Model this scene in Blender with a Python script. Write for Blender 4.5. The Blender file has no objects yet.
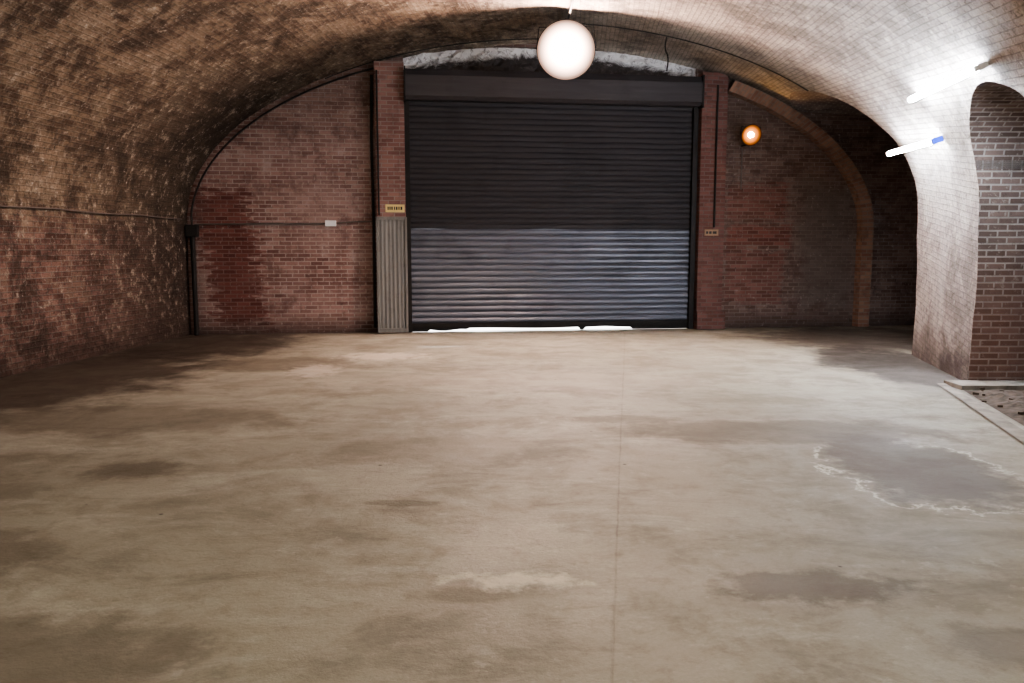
import bpy, math, random
from mathutils import Vector, noise as mnoise
random.seed(4)
scene=bpy.context.scene

# ---------------------------------------------------------------- node helper
class NT:
    def __init__(s,name):
        s.mat=bpy.data.materials.new(name); s.mat.use_nodes=True
        s.t=s.mat.node_tree; s.n=s.t.nodes; s.l=s.t.links
        s.bsdf=s.n['Principled BSDF']
        s.geo=s.n.new('ShaderNodeNewGeometry'); s.tc=s.n.new('ShaderNodeTexCoord')
        sp=s.n.new('ShaderNodeSeparateXYZ'); s.l.new(s.geo.outputs['Position'],sp.inputs[0])
        s.X,s.Y,s.Z=sp.outputs
        s.pos=s.geo.outputs['Position']; s.uv=s.tc.outputs['UV']
    def put(s,sock,v):
        if v is None: return
        if isinstance(v,bpy.types.NodeSocket): s.l.new(v,sock)
        elif isinstance(v,(tuple,list)) and len(v)==3 and sock.type=='RGBA': sock.default_value=(*v,1)
        else: sock.default_value=v
    def m(s,op,a,b=None,clamp=False):
        n=s.n.new('ShaderNodeMath'); n.operation=op; n.use_clamp=clamp
        s.put(n.inputs[0],a); s.put(n.inputs[1],b); return n.outputs[0]
    def noise(s,vec,scale,detail=4,rough=.55,dist=0.):
        n=s.n.new('ShaderNodeTexNoise'); s.put(n.inputs['Vector'],vec)
        n.inputs['Scale'].default_value=scale; n.inputs['Detail'].default_value=detail
        n.inputs['Roughness'].default_value=rough; n.inputs['Distortion'].default_value=dist
        return n.outputs[0]
    def mr(s,v,a,b,c=0.,d=1.):
        n=s.n.new('ShaderNodeMapRange'); s.put(n.inputs[0],v)
        for i,k in enumerate((a,b,c,d)): n.inputs[i+1].default_value=k
        return n.outputs[0]
    def mix(s,f,a,b,mode='MIX'):
        n=s.n.new('ShaderNodeMix'); n.data_type='RGBA'; n.blend_type=mode
        s.put(n.inputs[0],f); s.put(n.inputs[6],a); s.put(n.inputs[7],b); return n.outputs[2]
    def scalev(s,vec,v3):
        n=s.n.new('ShaderNodeVectorMath'); n.operation='MULTIPLY'
        s.put(n.inputs[0],vec); n.inputs[1].default_value=v3; return n.outputs[0]
    def brick(s,vec,c1,c2,mo,bw=.225,rh=.075,ms=.009,bias=0.):
        n=s.n.new('ShaderNodeTexBrick'); s.put(n.inputs['Vector'],vec)
        s.put(n.inputs['Color1'],c1); s.put(n.inputs['Color2'],c2); s.put(n.inputs['Mortar'],mo)
        n.inputs['Scale'].default_value=1; n.inputs['Mortar Size'].default_value=ms
        n.inputs['Mortar Smooth'].default_value=.3; n.inputs['Bias'].default_value=bias
        n.inputs['Brick Width'].default_value=bw; n.inputs['Row Height'].default_value=rh
        return n.outputs['Color'],n.outputs['Fac']
    def ell(s,x,y,cx,cy,rx,ry,nz,amt=.8,soft=.12):
        a=s.m('DIVIDE',s.m('SUBTRACT',x,cx),rx); b=s.m('DIVIDE',s.m('SUBTRACT',y,cy),ry)
        d=s.m('SQRT',s.m('ADD',s.m('MULTIPLY',a,a),s.m('MULTIPLY',b,b)))
        d=s.m('ADD',d,s.m('MULTIPLY',s.m('SUBTRACT',nz,.5),amt*2))
        return s.mr(d,1+soft,1-soft), d
    def box(s,x,y,x0,x1,y0,y1,nz,amt=.3,soft=.05):
        nn=s.m('MULTIPLY',s.m('SUBTRACT',nz,.5),amt*2)
        dx=s.m('SUBTRACT',s.m('ABSOLUTE',s.m('SUBTRACT',x,(x0+x1)/2)),(x1-x0)/2)
        dy=s.m('SUBTRACT',s.m('ABSOLUTE',s.m('SUBTRACT',y,(y0+y1)/2)),(y1-y0)/2)
        d=s.m('ADD',s.m('MAXIMUM',dx,dy),nn)
        return s.mr(d,soft,-soft)
    def bump(s,h,strength=.5,dist=.02):
        n=s.n.new('ShaderNodeBump'); n.inputs['Strength'].default_value=strength
        n.inputs['Distance'].default_value=dist; s.put(n.inputs['Height'],h)
        s.l.new(n.outputs[0],s.bsdf.inputs['Normal'])
    def fin(s,col,rough=.85,metal=0.,spec=.3):
        s.put(s.bsdf.inputs['Base Color'],col); s.put(s.bsdf.inputs['Roughness'],rough)
        s.bsdf.inputs['Metallic'].default_value=metal
        s.bsdf.inputs['Specular IOR Level'].default_value=spec
        return s.mat

def simple(name,col,rough=.6,metal=0.,var=.25,scale=6.):
    s=NT(name); nz=s.noise(s.pos,scale,5,.6)
    c=s.mix(s.mr(nz,.3,.7),tuple(k*(1-var) for k in col),tuple(min(1,k*(1+var)) for k in col))
    return s.fin(c,rough,metal)
def emis(name,col,strength):
    s=NT(name); s.bsdf.inputs['Base Color'].default_value=(*col,1)
    s.bsdf.inputs['Emission Color'].default_value=(*col,1)
    s.bsdf.inputs['Emission Strength'].default_value=strength
    return s.mat

# ---------------------------------------------------------------- materials
def vault_mat():
    s=NT('vault_brick')
    uv=s.uv
    c,f=s.brick(uv,(.105,.066,.044),(.29,.21,.145),(.21,.17,.125))
    big=s.noise(s.pos,.55,5,.6); med=s.noise(s.pos,1.8,8,.76,.4); fine=s.noise(s.pos,6.5,7,.78); vf=s.noise(s.pos,19,5,.78)
    low=s.mr(s.m('ADD',s.Z,s.m('MULTIPLY',s.m('SUBTRACT',med,.5),1.4)),2.25,1.75)
    red,_=s.brick(uv,(.13,.06,.048),(.29,.165,.14),(.28,.235,.21))
    c=s.mix(low,c,red)
    dust=s.mr(s.m('ADD',s.m('MULTIPLY',big,.25),s.m('MULTIPLY',med,.75)),.48,.59)
    c=s.mix(s.m('MULTIPLY',dust,s.mr(low,0,1,.55,.3)),c,(.37,.30,.22))
    xw=s.mr(s.m('ADD',s.X,s.m('MULTIPLY',s.m('SUBTRACT',big,.5),3.)),-1.2,3.8)
    c=s.mix(s.m('MULTIPLY',xw,.62),c,(.43,.395,.37))
    c=s.mix(s.m('MULTIPLY',f,s.mr(xw,0,1,.2,.55)),c,(.12,.10,.085))
    soot=s.mr(s.m('ADD',s.m('MULTIPLY',big,.4),s.m('MULTIPLY',med,.6)),.52,.43)
    c=s.mix(s.m('MULTIPLY',soot,s.mr(xw,0,1,.78,.45)),c,(.045,.034,.027))
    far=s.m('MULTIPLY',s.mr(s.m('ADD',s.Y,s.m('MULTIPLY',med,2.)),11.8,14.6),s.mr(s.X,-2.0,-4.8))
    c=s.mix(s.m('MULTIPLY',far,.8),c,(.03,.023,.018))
    fl=s.mr(fine,.54,.62)
    fl=s.m('MULTIPLY',fl,s.mr(med,.42,.58))
    c=s.mix(s.m('MULTIPLY',fl,.65),c,(.50,.43,.34))
    fl2=s.m('MULTIPLY',s.mr(vf,.58,.66),s.mr(fine,.44,.6)); c=s.mix(s.m('MULTIPLY',fl2,.75),c,(.70,.66,.58))
    dk=s.mr(vf,.43,.34); c=s.mix(s.m('MULTIPLY',dk,.7),c,(.035,.027,.02))
    dk=s.mr(fine,.43,.33); c=s.mix(s.m('MULTIPLY',dk,.62),c,(.04,.03,.022))
    damp=s.mr(s.m('ADD',s.Z,s.m('MULTIPLY',s.m('SUBTRACT',med,.5),1.1)),.6,.1)
    c=s.mix(s.m('MULTIPLY',damp,.7),c,(.045,.03,.024))
    h=s.m('ADD',s.m('MULTIPLY',f,-.9),s.m('ADD',s.m('MULTIPLY',fine,2.4),s.m('MULTIPLY',vf,1.0)))
    s.bump(h,1.,.035)
    return s.fin(c,.85,0,.25)
def jamb_mat():
    s=NT('jamb_brick')
    c,f=s.brick(s.uv,(.11,.08,.067),(.21,.155,.135),(.34,.31,.285),ms=.011)
    med=s.noise(s.pos,2.2,6,.65); fine=s.noise(s.pos,12,5,.7)
    c=s.mix(s.mr(med,.4,.65,0,.5),c,(.08,.062,.055))
    c=s.mix(s.mr(fine,.58,.70,0,.5),c,(.45,.42,.38)); c=s.mix(s.mr(fine,.42,.32,0,.5),c,(.05,.04,.035))
    low=s.mr(s.m('ADD',s.Z,s.m('MULTIPLY',med,.6)),1.9,1.1)
    c=s.mix(s.m('MULTIPLY',low,.4),c,(.2,.09,.06))
    s.bump(s.m('ADD',s.m('MULTIPLY',f,-1.),s.m('MULTIPLY',fine,.7)),.8,.015)
    return s.fin(c,.88,0,.25)
def backwall_mat():
    s=NT('back_wall_brick')
    sp=s.n.new('ShaderNodeSeparateXYZ'); s.l.new(s.uv,sp.inputs[0]); U,V=sp.outputs[0],sp.outputs[1]
    n1=s.noise(s.pos,.9,5,.6); n2=s.noise(s.pos,2.8,7,.74); fine=s.noise(s.pos,12,5,.75)
    c,f=s.brick(s.uv,(.15,.076,.065),(.32,.195,.172),(.37,.31,.285),ms=.010)
    dust=s.mr(n1,.4,.62); c=s.mix(s.m('MULTIPLY',dust,.45),c,(.38,.27,.245))
    c=s.mix(s.mr(n2,.50,.64,0,.65),c,(.10,.052,.044))
    c=s.mix(s.mr(n2,.44,.34,0,.5),c,(.44,.35,.32))
    rb,_=s.brick(s.uv,(.085,.025,.02),(.16,.05,.04),(.16,.10,.09))
    st=s.noise(s.scalev(s.pos,(2.2,2.2,11)),1.2,4,.65)
    Us=s.m('ADD',U,s.m('MULTIPLY',s.m('SUBTRACT',V,1.4),.17))
    mk=s.box(Us,V,.36,1.26,.2,2.62,st,.75,.05)
    c=s.mix(s.m('MULTIPLY',mk,.85),c,rb)
    right=s.mr(U,9.9,10.1)
    dkb,_=s.brick(s.uv,(.12,.075,.06),(.21,.145,.125),(.22,.18,.16))
    dkb=s.mix(s.mr(n2,.45,.62,0,.65),dkb,(.07,.043,.037))
    c=s.mix(right,c,dkb)
    rb2,_=s.brick(s.uv,(.12,.042,.034),(.23,.09,.07),(.20,.13,.11))
    for (a,b,lo,hi,k) in ((10.35,11.6,2.15,2.85,.6),(10.35,11.55,.5,1.55,.6),(10.35,11.7,1.62,2.05,.85)):
        mk=s.box(U,V,a,b,lo,hi,st,.25,.05)
        c=s.mix(s.m('MULTIPLY',mk,k),c,rb2)
    mk=s.box(U,V,11.9,13.1,.3,2.9,n2,.7,.15)
    c=s.mix(s.m('MULTIPLY',mk,.55),c,s.mix(n2,(.08,.068,.06),(.17,.145,.125)))
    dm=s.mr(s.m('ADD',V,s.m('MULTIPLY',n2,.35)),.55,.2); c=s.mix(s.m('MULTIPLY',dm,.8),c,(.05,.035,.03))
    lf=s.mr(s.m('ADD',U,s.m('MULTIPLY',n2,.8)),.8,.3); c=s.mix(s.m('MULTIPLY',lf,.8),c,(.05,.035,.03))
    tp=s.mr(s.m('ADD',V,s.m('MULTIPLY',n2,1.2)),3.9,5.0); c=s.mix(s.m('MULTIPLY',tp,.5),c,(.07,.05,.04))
    c=s.mix(s.mr(fine,.60,.70,0,.45),c,(.5,.43,.40)); c=s.mix(s.mr(fine,.40,.32,0,.5),c,(.05,.03,.025))
    s.bump(s.m('ADD',s.m('MULTIPLY',f,-1.),s.m('MULTIPLY',fine,.8)),.9,.018)
    return s.fin(c,.85,0,.25)
def pier_mat(name,a,b,m):
    s=NT(name); c,f=s.brick(s.uv,a,b,m,ms=.010); n=s.noise(s.pos,3.5,6,.7)
    c=s.mix(s.mr(n,.5,.68,0,.5),c,(.08,.04,.03))
    s.bump(s.m('ADD',s.m('MULTIPLY',f,-1.),n),.7,.012); return s.fin(c,.85,0,.25)
def floor_mat():
    s=NT('floor_concrete')
    big=s.noise(s.pos,.35,5,.6,.4); med=s.noise(s.pos,1.3,8,.72,.3); fine=s.noise(s.pos,6,7,.76); vf=s.noise(s.pos,45,4,.75)
    streak=s.noise(s.scalev(s.pos,(.6,1.5,1)),1.2,8,.76,.6)
    c=s.mix(s.mr(big,.35,.65),(.235,.222,.178),(.325,.312,.26))
    c=s.mix(s.mr(med,.48,.60,0,.62),c,(.165,.152,.12))
    c=s.mix(s.mr(streak,.53,.65,0,.5),c,(.43,.418,.365))
    c=s.mix(s.mr(streak,.46,.35,0,.68),c,(.14,.126,.10))
    c=s.mix(s.mr(fine,.53,.65,0,.5),c,(.155,.14,.112))
    c=s.mix(s.mr(fine,.42,.32,0,.45),c,(.46,.44,.385))
    c=s.mix(s.mr(vf,.35,.65,0,.32),c,(.175,.158,.127))
    X,Y=s.X,s.Y
    nz=s.noise(s.pos,1.7,8,.7); nh=s.noise(s.pos,5.5,7,.72)
    def stain(cx,cy,rx,ry,k,col=(.10,.084,.062),amt=1.3,soft=.2,rim=False,hf=False,rx0=.5,rx1=.1):
        nonlocal c
        mk,d=s.ell(X,Y,cx,cy,rx,ry,nh if hf else nz,amt,soft)
        c=s.mix(s.m('MULTIPLY',mk,k),c,col)
        if rim:
            r=s.mr(s.m('ABSOLUTE',s.m('SUBTRACT',d,1.12)),.05,.012)
            near=s.mr(s.m('ADD',s.m('SUBTRACT',X,cx),s.m('MULTIPLY',s.m('SUBTRACT',cy,Y),.6)),rx0,rx1)
            side=s.mr(s.m('SUBTRACT',Y,cy),.75,.45)
            r=s.m('MULTIPLY',s.m('MULTIPLY',r,side),s.mr(nh,.40,.52))
            c=s.mix(s.m('MULTIPLY',s.m('MULTIPLY',r,near),.85),c,(.60,.58,.51))
    stain(2.95,5.75,.58,.92,.85,(.08,.064,.046),amt=1.0,soft=.14,rim=True,rx0=.9,rx1=.5)
    stain(2.4,6.9,1.4,.5,.72,(.095,.076,.055))
    stain(-2.75,5.68,.32,.24,.75,(.09,.077,.058),1.2,.3,hf=True)
    stain(1.45,3.66,.45,.17,.75,(.09,.076,.056),1.4,.25,hf=True)
    stain(-.25,3.55,.2,.08,.6,(.12,.10,.072),1.2,.3,hf=True)
    stain(.02,3.72,.24,.08,.75,(.62,.58,.48),2.4,.45,hf=True)
    stain(1.0,7.4,.5,.18,.6,hf=True)
    stain(-.7,4.9,.25,.06,.6,hf=True)
    stain(-3.3,11.0,1.3,.7,.65)
    stain(-1.9,11.8,.6,.35,.6,(.55,.5,.43),1.8,.3,hf=True)
    stain(-2.6,10.4,.3,.5,.5,(.55,.5,.43),1.8,.3,hf=True)
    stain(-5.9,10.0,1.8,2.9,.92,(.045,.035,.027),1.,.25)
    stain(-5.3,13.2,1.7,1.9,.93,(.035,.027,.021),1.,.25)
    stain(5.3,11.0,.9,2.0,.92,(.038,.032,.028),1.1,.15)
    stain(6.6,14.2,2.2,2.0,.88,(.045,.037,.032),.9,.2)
    stain(5.1,9.4,.6,1.2,.5,(.12,.11,.10),1.2,.15)
    stain(-3.1,3.9,.7,.45,.62); stain(-2.0,3.0,.7,.3,.6); stain(2.3,3.0,.5,.25,.55); stain(-4.2,5.4,1.,.7,.5)
    stain(-3.6,7.4,1.6,.6,.55); stain(-.6,6.2,.9,.5,.35); stain(.3,9.6,2.0,.7,.3,(.42,.37,.31))
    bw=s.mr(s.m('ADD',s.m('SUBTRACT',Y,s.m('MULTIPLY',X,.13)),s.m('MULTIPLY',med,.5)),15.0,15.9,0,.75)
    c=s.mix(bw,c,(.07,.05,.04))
    jx=s.m('SUBTRACT',X,s.m('ADD',s.m('MULTIPLY',Y,.1445),-.036))
    j=s.mr(s.m('ABSOLUTE',s.m('ADD',jx,s.m('MULTIPLY',s.m('SUBTRACT',fine,.5),.02))),.008,.003)
    c=s.mix(s.m('MULTIPLY',j,s.mr(med,.4,.6,.08,.36)),c,(.09,.07,.05))
    vo=s.n.new('ShaderNodeTexVoronoi'); s.l.new(s.pos,vo.inputs['Vector']); vo.inputs['Scale'].default_value=1.6
    c=s.mix(s.mr(vo.outputs['Distance'],.028,.018,0,.85),c,(.03,.025,.02))
    h=s.m('ADD',s.m('MULTIPLY',fine,1.2),s.m('ADD',s.m('MULTIPLY',vf,.5),s.m('MULTIPLY',j,-.3)))
    s.bump(h,.55,.015)
    return s.fin(c,s.mr(med,.35,.65,.46,.70),0,.28)

M={}
M['vault']=vault_mat(); M['jamb']=jamb_mat(); M['back']=backwall_mat(); M['floor']=floor_mat()
M['pier']=pier_mat('pier_brick',(.17,.085,.075),(.27,.155,.135),(.25,.20,.18))
M['pier2']=pier_mat('pier_dark_brick',(.12,.055,.048),(.19,.095,.08),(.15,.11,.10))
M['ring']=pier_mat('arch_ring_brick',(.20,.10,.07),(.30,.18,.125),(.22,.17,.135))
M['dark']=simple('black_iron',(.02,.018,.017),.6,.3)
M['cable']=simple('black_cable',(.015,.014,.013),.7)
M['conduit']=simple('grey_conduit',(.12,.10,.09),.6,.2)
M['white']=simple('white_enamel',(.75,.76,.78),.4,0,.05)
M['blue']=simple('blue_glint',(.015,.04,.35),.4)  # blue glint on the strip light, painted as a small coloured block
M['yellow']=simple('sign_yellow',(.62,.50,.22),.5,0,.08)
M['tan']=simple('sign_tan',(.32,.22,.14),.6,0,.1)
M['ink']=simple('sign_ink',(.03,.03,.03),.6)
M['conc_out']=simple('pavement',(.85,.85,.83),.8,0,.03)
def slat(name,c1,c2,rough,metal):
    s=NT(name); a=s.noise(s.scalev(s.pos,(.6,.6,10)),1.2,5,.7); b=s.noise(s.pos,1.1,5,.6)
    c=s.mix(s.mr(a,.3,.7),c1,c2); c=s.mix(s.mr(b,.52,.68,0,.5),c,tuple(k*.5 for k in c1))
    return s.fin(c,rough,metal,.4)
M['slat_lo']=slat('galvanised_slat',(.10,.11,.135),(.165,.175,.215),.42,.4)
M['slat_up']=slat('shaded_slat',(.022,.020,.023),(.038,.035,.040),.7,.1)  # upper slats: shade painted in as a darker colour
M['hood']=slat('hood_steel',(.035,.031,.033),(.06,.054,.057),.6,.2)
def panel_mat():
    s=NT('sheet_metal_panel'); a=s.noise(s.scalev(s.pos,(8,8,.6)),1.5,5,.7); b=s.noise(s.pos,5,6,.7)
    c=s.mix(s.mr(a,.3,.7),(.125,.125,.118),(.20,.20,.19)); c=s.mix(s.mr(b,.54,.68,0,.4),c,(.09,.078,.068))
    return s.fin(c,.55,.1)
M['panel']=panel_mat()
def infill():
    s=NT('streaked_infill')  # white streaks along the arch line, dark below them
    n=s.noise(s.scalev(s.pos,(1,1,2.0)),2.4,7,.78,1.); n2=s.noise(s.pos,9,5,.7,1.)
    a=s.m('DIVIDE',s.m('SUBTRACT',s.X,.72),6.7); b=s.m('DIVIDE',s.m('SUBTRACT',s.Z,2.),3.4)
    d=s.m('ADD',s.m('MULTIPLY',a,a),s.m('MULTIPLY',b,b))
    d=s.m('ADD',d,s.m('MULTIPLY',s.m('SUBTRACT',n,.5),.30))
    c=s.mix(s.mr(d,.86,.93),(.05,.042,.04),(.90,.88,.88))
    c=s.mix(s.mr(n2,.52,.64,0,.7),c,(.12,.10,.095)); s.bump(s.m('ADD',n,s.m('MULTIPLY',n2,.4)),.8,.06); return s.fin(c,.6)
M['rubble']=infill()
M['dirt']=simple('earth_rubble',(.07,.057,.046),.95,0,.6,12)
M['kerb']=simple('kerb_concrete',(.22,.205,.18),.85,0,.4,5)
M['stone']=simple('rubble_stone',(.10,.085,.07),.9,0,.4,9)
M['tube']=emis('fluorescent_tube',(.82,.89,1.0),330)
M['tube_fill']=emis('fluorescent_tube_fill',(1.0,.92,.80),60)
M['flood']=emis('flood_bulb',(1.0,.71,.58),4700)
M['floodw']=emis('flood_bulb_warm',(1.0,.56,.20),480)
M['fill_rear']=emis('fill_bulb_rear',(1.0,.87,.68),880)
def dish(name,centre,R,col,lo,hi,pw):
    # lamp glare painted as emission on the reflector: brightest round the bulb, dimmer towards the rim
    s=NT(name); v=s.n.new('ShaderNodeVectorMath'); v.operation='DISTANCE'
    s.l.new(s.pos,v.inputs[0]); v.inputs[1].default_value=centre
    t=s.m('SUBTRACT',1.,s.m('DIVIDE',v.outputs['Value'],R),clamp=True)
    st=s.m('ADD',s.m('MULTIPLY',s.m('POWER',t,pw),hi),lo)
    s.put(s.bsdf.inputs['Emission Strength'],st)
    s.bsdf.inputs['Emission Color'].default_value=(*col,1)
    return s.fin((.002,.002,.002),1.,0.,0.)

# ---------------------------------------------------------------- mesh builder
class MB:
    def __init__(s,name): s.name=name; s.v=[];s.f=[];s.uv=[];s.mi=[];s.ms=[]
    def mid(s,m):
        if m not in s.ms: s.ms.append(m)
        return s.ms.index(m)
    def poly(s,pts,uvs,m):
        i=len(s.v); s.v+= [tuple(p) for p in pts]; s.f.append(tuple(range(i,i+len(pts))))
        s.uv.append(uvs or [(p[0],p[2]) for p in pts]); s.mi.append(s.mid(m))
    def grid(s,rows,uvs,m):
        for r in range(len(rows)-1):
            for k in range(len(rows[r])-1):
                P=[rows[r][k],rows[r][k+1],rows[r+1][k+1],rows[r+1][k]]
                U=[uvs[r][k],uvs[r][k+1],uvs[r+1][k+1],uvs[r+1][k]]
                s.poly(P,U,m)
    def boxf(s,F,a0,a1,b0,b1,c0,c1,m):
        def q(pts,uv): s.poly([F(*p) for p in pts],uv,m)
        for b,sg in ((b0,0),(b1,1)):
            p=[(a0,b,c0),(a1,b,c0),(a1,b,c1),(a0,b,c1)]
            q(p if sg else p[::-1],[(x[0],x[2]) for x in (p if sg else p[::-1])])
        for a,sg in ((a0,1),(a1,0)):
            p=[(a,b0,c0),(a,b1,c0),(a,b1,c1),(a,b0,c1)]
            q(p if sg else p[::-1],[(x[1]+a,x[2]) for x in (p if sg else p[::-1])])
        for c,sg in ((c0,1),(c1,0)):
            p=[(a0,b0,c),(a1,b0,c),(a1,b1,c),(a0,b1,c)]
            q(p if sg else p[::-1],[(x[0],x[1]) for x in (p if sg else p[::-1])])
    def cyl(s,p0,p1,r0,r1,m,n=20,caps=(1,1),mcap=None):
        p0=Vector(p0);p1=Vector(p1); d=(p1-p0).normalized()
        t=d.orthogonal().normalized(); b=d.cross(t)
        c0=[p0+(t*math.cos(2*math.pi*i/n)+b*math.sin(2*math.pi*i/n))*r0 for i in range(n)]
        c1=[p1+(t*math.cos(2*math.pi*i/n)+b*math.sin(2*math.pi*i/n))*r1 for i in range(n)]
        for i in range(n):
            j=(i+1)%n; s.poly([c0[i],c0[j],c1[j],c1[i]],None,m)
        if caps[0]: s.poly(c0[::-1],None,m)
        if caps[1]: s.poly(c1,None,mcap or m)
    def build(s,parent=None,merge=True,smooth=False,bevel=0):
        me=bpy.data.meshes.new(s.name); me.from_pydata(s.v,[],s.f)
        uvl=me.uv_layers.new(name='UVMap'); k=0
        for fi,f in enumerate(s.f):
            for j in range(len(f)):
                uvl.data[k].uv=s.uv[fi][j]; k+=1
        for m in s.ms: me.materials.append(M[m])
        for i,p in enumerate(me.polygons): p.material_index=s.mi[i]; p.use_smooth=smooth
        if merge:
            import bmesh
            bm=bmesh.new(); bm.from_mesh(me); bmesh.ops.remove_doubles(bm,verts=bm.verts,dist=.0004)
            bm.to_mesh(me); bm.free()
        o=bpy.data.objects.new(s.name,me); scene.collection.objects.link(o)
        if bevel:
            bv=o.modifiers.new('bevel','BEVEL'); bv.width=bevel; bv.segments=2; bv.limit_method='ANGLE'
        if parent: o.parent=parent
        return o
def empty(name):
    o=bpy.data.objects.new(name,None); scene.collection.objects.link(o); return o
def curve(name,pts,r,m,parent=None,smooth=False):
    cu=bpy.data.curves.new(name,'CURVE'); cu.dimensions='3D'; cu.bevel_depth=r; cu.bevel_resolution=3
    sp=cu.splines.new('NURBS' if smooth else 'POLY'); sp.points.add(len(pts)-1)
    for i,p in enumerate(pts): sp.points[i].co=(*p,1)
    if smooth: sp.use_endpoint_u=True; sp.order_u=3
    cu.materials.append(M[m]); cu.use_fill_caps=True
    o=bpy.data.objects.new(name,cu); scene.collection.objects.link(o)
    if parent: o.parent=parent
    return o

# ---------------------------------------------------------------- hall geometry (metres)
Z0,BR=2.0,3.4
def Lx(Y): return -7.093+.0769*Y
def Rx(Y):
    if Y<7: return 4.838+.08*(Y-7)
    if Y<11.94: return 3.162+.2394*Y
    return 6.02+.309*(Y-11.94)
def ca(Y): L,R=Lx(Y),Rx(Y); return (L+R)/2,(R-L)/2
def vx(Y,z,side=1):
    c,a=ca(Y); q=max(0,(z-Z0)/BR); return c+side*a*math.sqrt(max(0,1-q*q))
def vz(X,Y):
    c,a=ca(Y); return Z0+BR*math.sqrt(max(0,1-((X-c)/a)**2))
def lump(p):
    x,y,z=p
    k=min(1,z/.6)
    n=mnoise.noise(Vector((x*.9,y*.9,z*.9)))*.04+mnoise.noise(Vector((x*3,y*3,z*3)))*.018
    c,a=ca(y)
    d=Vector((c-x,0,max(-1.,1.4-z)*1.)).normalized()
    return (x+d.x*n*k,y,z+d.z*n*k)
NA=72
ANG=[math.pi*(1-i/NA) for i in range(NA+1)]
openings=[dict(y0=7.45,y1=9.35,yc=8.40,w=.95,zs=2.6,rise=.66),
          dict(y0=11.95,y1=16.8,yc=15.2,w=3.25,zs=2.3,rise=2.1)]
def zcut(o,Y):
    return o['zs']+o['rise']*math.sqrt(max(0,1-((Y-o['yc'])/o['w'])**2))
def column(Y,phi):
    c,a=ca(Y); pts=[];arc=[]
    for i in range(9): pts.append((Lx(Y),Y,Z0*i/8)); arc.append(Z0*i/8)
    s=Z0; prev=pts[-1]
    for th in ANG:
        t=max(th,phi)
        p=(c+a*math.cos(t),Y,Z0+BR*math.sin(t))
        s+=math.dist(prev,p); prev=p
        pts.append(p); arc.append(s)
    if phi<=0:
        for i in range(8,-1,-1): pts.append((Rx(Y),Y,Z0*i/8)); arc.append(s+Z0*(8-i)/8)
    return [lump(p) for p in pts],[(Y,v) for v in arc]
def lin(a,b,n): return [a+(b-a)*i/n for i in range(n+1)]
def cosl(o,n):
    ys=[]
    for i in range(n+1):
        ys.append(o['yc']-o['w']*math.cos(math.pi*i/n))
    ys=[y for y in ys if y<o['y1']-.02]+[o['y1']]
    ys[0]=o['y0']; return ys
vb=MB('ceiling')
segs=[(-4.0,7.45,None,24),(7.45,9.35,0,32),(9.35,11.95,None,12),(11.95,16.8,1,44)]
for (a,b,oi,n) in segs:
    if oi is None: ys=lin(a,b,n)
    else: ys=cosl(openings[oi],n)
    rows=[];uvs=[]
    for Y in ys:
        phi=0
        if oi is not None:
            phi=math.asin((zcut(openings[oi],Y)-Z0)/BR)
        r,u=column(Y,phi); rows.append(r);uvs.append(u)
    vb.grid(rows,uvs,'vault')
ceiling=vb.build(smooth=True)

for oi,o in enumerate(openings):
    mb=MB('wall_side_bay')
    ys=cosl(o,32 if oi==0 else 44)
    line=[]
    def addv(p): line.append(lump(p))
    for i in range(9): addv((Rx(o['y0']),o['y0'],Z0*i/8))
    zt=zcut(o,o['y0'])
    for i in range(1,6): z=Z0+(zt-Z0)*i/6; addv((vx(o['y0'],z),o['y0'],z))
    for Y in ys: z=zcut(o,Y); addv((vx(Y,z),Y,z))
    zt=zcut(o,o['y1'])
    for i in range(5,0,-1): z=Z0+(zt-Z0)*i/6; addv((vx(o['y1'],z),o['y1'],z))
    for i in range(8,-1,-1): addv((Rx(o['y1']),o['y1'],Z0*i/8))
    D=9.4 if oi==0 else 10.5
    arc=[0.]
    for i in range(1,len(line)): arc.append(arc[-1]+math.dist(line[i-1],line[i]))
    tot=arc[-1]
    def vco(i):
        p=line[i]
        if arc[i]<2.6: return p[2]
        if tot-arc[i]<2.6 : return p[2]
        return arc[i]
    r0=[p for p in line]; r1=[(D,p[1],p[2]) for p in line]
    u0=[(p[0],vco(i)) for i,p in enumerate(line)]; u1=[(D,vco(i)) for i,p in enumerate(line)]
    mb.grid([r0,r1],[u0,u1],'jamb')
    zz=4.6
    mb.poly([(D,o['y0'],0),(D,o['y1'],0),(D,o['y1'],zz),(D,o['y0'],zz)],
            [(o['y0'],0),(o['y1'],0),(o['y1'],zz),(o['y0'],zz)],'jamb')
    mb.build()

# floor
fb=MB('floor')
fb.poly([(-8,-4,0),(10.8,-4,0),(10.8,17.4,0),(-8,17.4,0)],None,'floor'); fb.build()
pv=MB('ground_outside')
pv.poly([(-14,14.75-8*.13+.12,.0015),(18,14.75+24*.13+.12,.0015),(18,34,.0015),(-14,34,.0015)],None,'conc_out'); pv.build()
pv=MB('ground_yard'); pv.poly([(-14,-30,-.01),(18,-30,-.01),(18,-4,-.01),(-14,-4,-.01)],None,'kerb'); pv.build()

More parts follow.
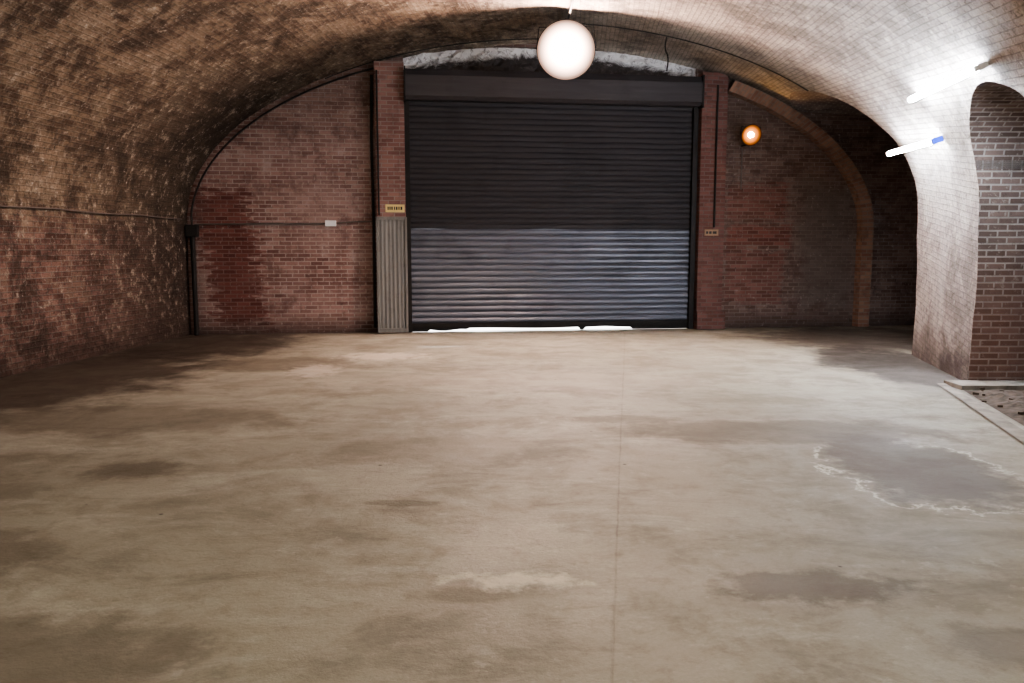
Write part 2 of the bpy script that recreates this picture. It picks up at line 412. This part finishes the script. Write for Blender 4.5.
# ---------------------------------------------------------------- back wall frame
A=Vector((-6,14.75,0)); e=Vector((1,.13,0)).normalized(); nr=Vector((.13,-1,0)).normalized()
def B(u,d,z):
    p=A+e*u+nr*d; return (p.x,p.y,z)
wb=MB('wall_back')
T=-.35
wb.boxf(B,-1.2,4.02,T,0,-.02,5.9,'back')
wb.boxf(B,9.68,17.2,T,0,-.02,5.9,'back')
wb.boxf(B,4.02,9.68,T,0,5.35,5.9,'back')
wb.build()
rb=MB('lintel_infill')
n=60
rows=[];uvs=[]
for j in range(9):
    z=4.78+.6*j/8
    rows.append([B(4.02+5.66*i/n,-.12+.09*mnoise.noise(Vector((i*.6,j*1.1,2))),z) for i in range(n+1)])
    uvs.append([(i*.14,z) for i in range(n+1)])
rb.grid(rows,uvs,'rubble'); rb.build()

# piers
p=MB('brick_pier'); p.boxf(B,3.49,4.03,0,.22,0,4.97,'pier'); p.build(bevel=.01)
p=MB('brick_pier'); p.boxf(B,9.70,10.22,0,.22,0,4.95,'pier2')
p.boxf(B,9.70,10.28,0,.27,0,.35,'pier2'); p.build(bevel=.01)
# sheet metal cover panel on left pier
p=MB('cover_panel')
N=44; prof=[]
for i in range(N+1):
    u=3.50+.53*i/N; prof.append((u,.245+.004*math.cos(i/N*2*math.pi*7)))
rows=[[B(u,d,0.02) for u,d in prof],[B(u,d,2.14) for u,d in prof]]
p.grid(rows,[[(u,0) for u,d in prof],[(u,2.1) for u,d in prof]],'panel')
p.boxf(B,3.48,3.52,.225,.27,.02,2.16,'panel'); p.boxf(B,4.01,4.05,.225,.27,.02,2.16,'panel')
p.boxf(B,3.48,4.05,.225,.27,2.12,2.17,'panel'); p.boxf(B,3.48,4.05,.225,.265,.02,.10,'panel')
p.build()

# arch ring on right of the back wall, down to the floor
p=MB('brick_arch_ring')
uc,ua=6.77,6.60
RW=.24
inner=[];outer=[]
for z in (0,.5,1.0,1.5): inner.append((uc+ua-RW,z)); outer.append((uc+ua,z))
for i in range(41):
    th=math.radians(57.0)*i/40
    inner.append((uc+(ua-RW)*math.cos(th),Z0+(BR-.05-RW)*math.sin(th)))
    outer.append((uc+ua*math.cos(th),Z0+(BR-.05)*math.sin(th)))
s=0
for i in range(len(inner)-1):
    L=math.dist(inner[i],inner[i+1]); a,b,c,d=inner[i],inner[i+1],outer[i+1],outer[i]
    p.poly([B(a[0],.21,a[1]),B(b[0],.21,b[1]),B(c[0],.21,c[1]),B(d[0],.21,d[1])],[(0,s),(0,s+L),(RW,s+L),(RW,s)],'ring')
    p.poly([B(a[0],0,a[1]),B(b[0],0,b[1]),B(b[0],.21,b[1]),B(a[0],.21,a[1])],[(0,s),(0,s+L),(.3,s+L),(.3,s)],'ring')
    p.poly([B(d[0],0,d[1]),B(c[0],0,c[1]),B(c[0],.21,c[1]),B(d[0],.21,d[1])],[(0,s),(0,s+L),(.3,s+L),(.3,s)],'ring')
    s+=L
p.build()

# ---------------------------------------------------------------- roller shutter
door=empty('roller_shutter_door')
def slats(name,z0,z1,pitch,amp,m,wav=0):
    mb=MB(name); rows=[];uvs=[]; n=round((z1-z0)/pitch); nu=24
    prof=[(0,0),(.08,.35),(.25,.85),(.45,1),(.65,.9),(.85,.45),(.95,0),(1.0,-.12)]
    for i in range(n):
        for (t,d) in prof[:-1] if i<n-1 else prof:
            z=z0+(i+t)*(z1-z0)/n
            rows.append([B(4.06+5.6*k/nu,.02+amp*d+.01*math.sin(k*.7+i)*wav,z+wav*.012*mnoise.noise(Vector((k*.3,i*.4,0)))) for k in range(nu+1)])
            uvs.append([(k*.2,z) for k in range(nu+1)])
    mb.grid(rows,uvs,m); return mb.build(parent=door)
slats('lower_slats',.16,1.96,.112,.032,'slat_lo',.3)
slats('upper_slats',1.96,4.45,.105,.018,'slat_up',.7)
mb=MB('bottom_rail'); mb.boxf(B,4.06,9.66,.0,.07,.09,.17,'dark'); mb.build(parent=door)
mb=MB('bottom_seal'); n=112; pts=[]
for i in range(n+1):
    u=4.06+5.6*i/n
    g=0.
    if 4.42<u<5.2: g=.026+.014*math.sin(u*9)
    elif 5.2<=u<7.38: g=.052+.010*math.sin(u*2.6)
    elif 7.5<u<8.45: g=.052+.010*math.sin(u*5)
    pts.append((u,max(0,g)+.003))
for i in range(n):
    (u,g),(u2,g2)=pts[i],pts[i+1]
    mb.poly([B(u,.03,g),B(u2,.03,g2),B(u2,.03,.10),B(u,.03,.10)],None,'dark')
mb.build(parent=door)
mb=MB('guide_rails')
for (a,b) in ((4.022,4.12),(9.58,9.679)):
    mb.boxf(B,a,b,-.33,.12,0,4.75,'dark')
mb.build(parent=door,bevel=.003)
mb=MB('hood')
sec=[(0.01,4.30),(.26,4.30),(.34,4.36),(.34,4.72),(.28,4.84),(0.01,4.84)]
ha,hb=4.06,9.66
for i in range(len(sec)):
    a=sec[i];b=sec[(i+1)%len(sec)]
    mb.poly([B(ha,a[0],a[1]),B(hb,a[0],a[1]),B(hb,b[0],b[1]),B(ha,b[0],b[1])],None,'hood')
mb.poly([B(ha,*q) for q in sec],None,'hood'); mb.poly([B(hb,*q) for q in sec[::-1]],None,'hood')
mb.boxf(B,4.035,ha,.10,.36,4.26,4.87,'dark'); mb.boxf(B,hb,9.69,.10,.36,4.26,4.86,'dark')
mb.build(parent=door)

# ---------------------------------------------------------------- signs and boxes
def sign(name,u0,u1,z0,z1,d,m,rows_):
    mb=MB(name); mb.boxf(B,u0,u1,d,d+.012,z0,z1,m)
    h=(z1-z0)
    for (ra,rb_,segs_) in rows_:
        for (a,b) in segs_:
            mb.boxf(B,u0+(u1-u0)*a,u0+(u1-u0)*b,d+.012,d+.014,z0+h*ra,z0+h*rb_,'ink')
    return mb.build()
sign('warning_sign',3.66,4.01,2.26,2.40,.222,'yellow',[(.3,.72,[(.10,.17),(.20,.27),(.30,.38),(.44,.50),(.54,.63),(.67,.74),(.78,.88)])])
sign('notice_sign',9.82,10.1,1.84,1.96,.222,'tan',[(.3,.7,[(.1,.25),(.32,.5),(.58,.86)])])
mb=MB('junction_box'); mb.boxf(B,2.54,2.74,0.005,.07,2.0,2.11,'white'); mb.build(bevel=.008)
mb=MB('junction_box'); mb.boxf(B,.06,.28,0.02,.14,1.80,2.02,'dark'); mb.build(bevel=.01)

# conduits
curve('wall_conduit',[B(.2,.03,2.03),B(1.5,.03,2.05),B(2.54,.03,2.05)],.016,'conduit')
curve('wall_conduit',[B(2.74,.03,2.06),B(3.1,.03,2.09),B(3.42,.03,2.09)],.012,'conduit')
curve('corner_pipe',[B(.17,.08,0),B(.17,.08,1.8)],.045,'dark')
cp=[B(.17,.08,2.02)]
for i in range(26):
    th=math.radians(176-i*2.35)
    cp.append(B(6.77+6.62*math.cos(th),.06,Z0+(BR-.09)*math.sin(th)))
curve('corner_pipe',cp,.018,'dark')
curve('shutter_cable',[B(3.42,.05,.1),B(3.43,.05,2.1),B(3.42,.06,3.6),B(3.44,.06,4.75)],.026,'cable')
curve('pier_pipe',[B(3.54,.26,2.2),B(3.54,.26,4.8)],.016,'dark')
curve('pier_pipe',[B(10.0,.25,2.0),B(10.0,.25,4.7)],.02,'dark')
curve('lamp_conduit',[B(10.62,.03,2.75),B(10.62,.03,3.55)],.013,'conduit')
def lw(Y,z): return vx(Y,z,-1)
curve('vault_conduit',[(lw(Y,2.1)+.05,Y,2.12+.01*math.sin(Y*3)) for Y in [4+.5*i for i in range(22)]],.010,'conduit')
curve('ceiling_conduit',[(.92,Y,vz(.92,Y)-.05) for Y in lin(2,15.3,26)],.016,'cable')
curve('ceiling_conduit',[(x,13.9,vz(x,13.9)-.045) for x in lin(.9,5.0,24)],.010,'cable')
curve('ceiling_conduit',[(x,15.0,vz(x,15.0)-.045) for x in lin(-3.4,.9,24)],.010,'cable')
curve('hanging_wire',[(2.65,14.2,5.2),(2.6,14.2,5.0),(2.7,14.2,4.85),(2.66,14.2,4.62)],.012,'cable',smooth=True)

# ---------------------------------------------------------------- lamps
def floodlight(name,pos,aim,R,rb,bulb,col,lo,hi,pw,hang,body='dark'):
    # dish floodlight: spun metal bowl, reflector with painted glare, small hot bulb, yoke
    root=empty(name); p=Vector(pos); d=Vector(aim).normalized()
    key='dish_%d'%len(M); M[key]=dish('glare_reflector',tuple(p),R*1.03,col,lo,hi,pw)
    t=d.orthogonal().normalized(); b=d.cross(t); n=40
    def circ(r,off): return [p+d*off+(t*math.cos(2*math.pi*i/n)+b*math.sin(2*math.pi*i/n))*r for i in range(n+1)]
    z=[[(0,0)]*(n+1)]
    mb=MB('bowl')
    K=10; inner=[];outer=[]
    for k in range(K+1):
        r=R*(.08+.92*k/K); off=R*.30*(k/K)**2-R*.12
        inner.append(circ(r,off)); outer.append(circ(r*1.02+.004,off-.02))
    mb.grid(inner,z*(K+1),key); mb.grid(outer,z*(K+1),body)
    mb.grid([inner[-1],outer[-1]],z*2,body)
    mb.cyl(p-d*(R*.12+.16*R/.4),p-d*(R*.12),R*.16,R*.22,body,20)
    mb.build(parent=root,smooth=True)
    mb=MB('bulb'); rings=[]
    for k in range(9):
        a=-math.pi/2+math.pi*k/8; rings.append(circ(max(.001,rb*math.cos(a)),rb*math.sin(a)))
    mb.grid(rings,z*9,bulb); mb.build(parent=root,smooth=True)
    side=d.cross(Vector((0,0,1))).normalized(); q=p-d*R*.05
    curve('yoke',[q+side*R*1.04,q+side*R*.95+Vector((0,0,R*.75)),q-side*R*.95+Vector((0,0,R*.75)),q-side*R*1.04],.008,body,root)
    if hang: curve('stem',[q+Vector((0,0,R*.75)),Vector(hang)],.012,body,root)
    return root
floodlight('fill_floodlight',(.887,13.6,4.84),(-.08,-.86,-.42),.47,.12,'flood',(1.0,.62,.47),.55,85,2.2,(.89,13.75,5.36))  # dish oversized so its painted emission stands for the lamp's glare
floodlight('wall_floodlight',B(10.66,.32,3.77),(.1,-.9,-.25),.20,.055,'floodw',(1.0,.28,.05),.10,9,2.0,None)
curve('wall_lamp_bracket',[B(10.62,0,3.6),B(10.64,.2,3.6),B(10.65,.27,3.7)],.015,'dark')
floodlight('fill_floodlight',(-3.2,.6,4.55),(.15,.75,-.65),.40,.10,'fill_rear',(1.0,.85,.64),.3,60,3,(-3.2,.45,4.9))  # unseen fill lamp, added to brighten the near hall
floodlight('fill_floodlight',(1.6,.6,4.75),(-.05,.7,-.7),.40,.10,'fill_rear',(1.0,.85,.64),.3,60,3,(1.6,.45,4.95))  # second added fill lamp, also out of view

def striplight(p0,p1,glint_cap=None,tm='tube'):
    root=empty('fluorescent_strip_light')
    p0=Vector(p0);p1=Vector(p1); d=(p1-p0).normalized(); mid=(p0+p1)/2
    c,a=ca(mid.y)
    out=Vector((c-mid.x,0,1.2-mid.z)).normalized()
    out=(out-d*out.dot(d)).normalized(); w=d.cross(out)
    def F(a_,b_,c_): q=p0+d*a_+w*b_+out*c_; return (q.x,q.y,q.z)
    L=(p1-p0).length
    mb=MB('batten'); mb.boxf(F,0,L,-.022,.022,-.05,-.02,'white')
    mb.boxf(F,0,.05,-.03,.03,-.02,.07,'white'); mb.boxf(F,L-.05,L,-.03,.03,-.02,.07,'white')
    if glint_cap: mb.boxf(F,-.03,.03,-.035,.035,-.05,.07,glint_cap)
    for t in (.25*L,.75*L): mb.boxf(F,t-.02,t+.02,-.02,.02,-.12,-.05,'white')
    mb.build(parent=root)
    mb=MB('tube'); mb.cyl(p0+d*.05+out*.04,p1-d*.05+out*.04,.036,.036,tm,16); mb.build(parent=root,smooth=True)  # tube thickened so its shape takes in the bloom
    return root
striplight((4.50,7.90,3.33),(4.95,10.15,3.43))
striplight((5.27,10.12,2.93),(5.50,11.85,2.97),'blue')
striplight((4.1,3.0,3.1),(4.3,5.2,3.1),tm='tube_fill')  # unseen strip light, added as dim fill

# ---------------------------------------------------------------- rubble and kerb in the side bay
def K(a,b,c): return (a,b,c)
mb=MB('kerb_strip')
mb.poly([(4.12,6.2,.02),(4.30,6.2,.02),(5.10,9.3,.02),(5.0,9.3,.02)],None,'kerb')
mb.boxf(K,5.1,8.8,8.95,9.33,0,.05,'kerb'); mb.build()
mb=MB('rubble_patch'); n=26
rows=[]
for j in range(n+1):
    y=6.3+2.62*j/n; row=[]
    for i in range(n+1):
        x0=4.42+.26*(y-6.3); x=x0+2.2*i/n
        ed=min(i,n-i,j,n-j)/3
        z=.004+min(1,ed)*(.03+.05*abs(mnoise.noise(Vector((x*4,y*4,0))))+.04*abs(mnoise.noise(Vector((x*11,y*11,0)))))
        row.append((x,y,z))
    rows.append(row)
mb.grid(rows,[[(0,0)]*(n+1)]*(n+1),'dirt')
for k in range(40):
    x=random.uniform(4.75,6.0); y=random.uniform(7.2,8.8); x+=.26*(y-7.2)*.3
    r=random.uniform(.012,.035); a=random.uniform(0,3)
    def F(p,q,s_): return (x+p*math.cos(a)-q*math.sin(a),y+p*math.sin(a)+q*math.cos(a),.03+s_)
    mb.boxf(F,-r,r,-r*.6,r*.6,0,r*.9,random.choice(['dirt','stone','dirt']))
mb.build()

# ---------------------------------------------------------------- world, sun, camera
w=bpy.data.worlds.new('World'); scene.world=w; w.use_nodes=True
w.node_tree.nodes['Background'].inputs[0].default_value=(.85,.9,1,1)
w.node_tree.nodes['Background'].inputs[1].default_value=.6
sun=bpy.data.lights.new('sun','SUN'); sun.energy=28; sun.angle=.02
so=bpy.data.objects.new('sun',sun); scene.collection.objects.link(so)
so.rotation_euler=Vector((.1,-.75,-.62)).to_track_quat('-Z','Y').to_euler()
cam=bpy.data.cameras.new('camera'); cam.sensor_width=36; cam.lens=28.125; cam.clip_end=200
co=bpy.data.objects.new('camera',cam); scene.collection.objects.link(co)
co.location=(0,0,1.6); co.rotation_euler=(math.radians(90)-math.atan(93.5/800),0,0)
scene.camera=co
scene.view_settings.view_transform='AgX'
scene.view_settings.look='AgX - Medium High Contrast'
scene.view_settings.exposure=0.0
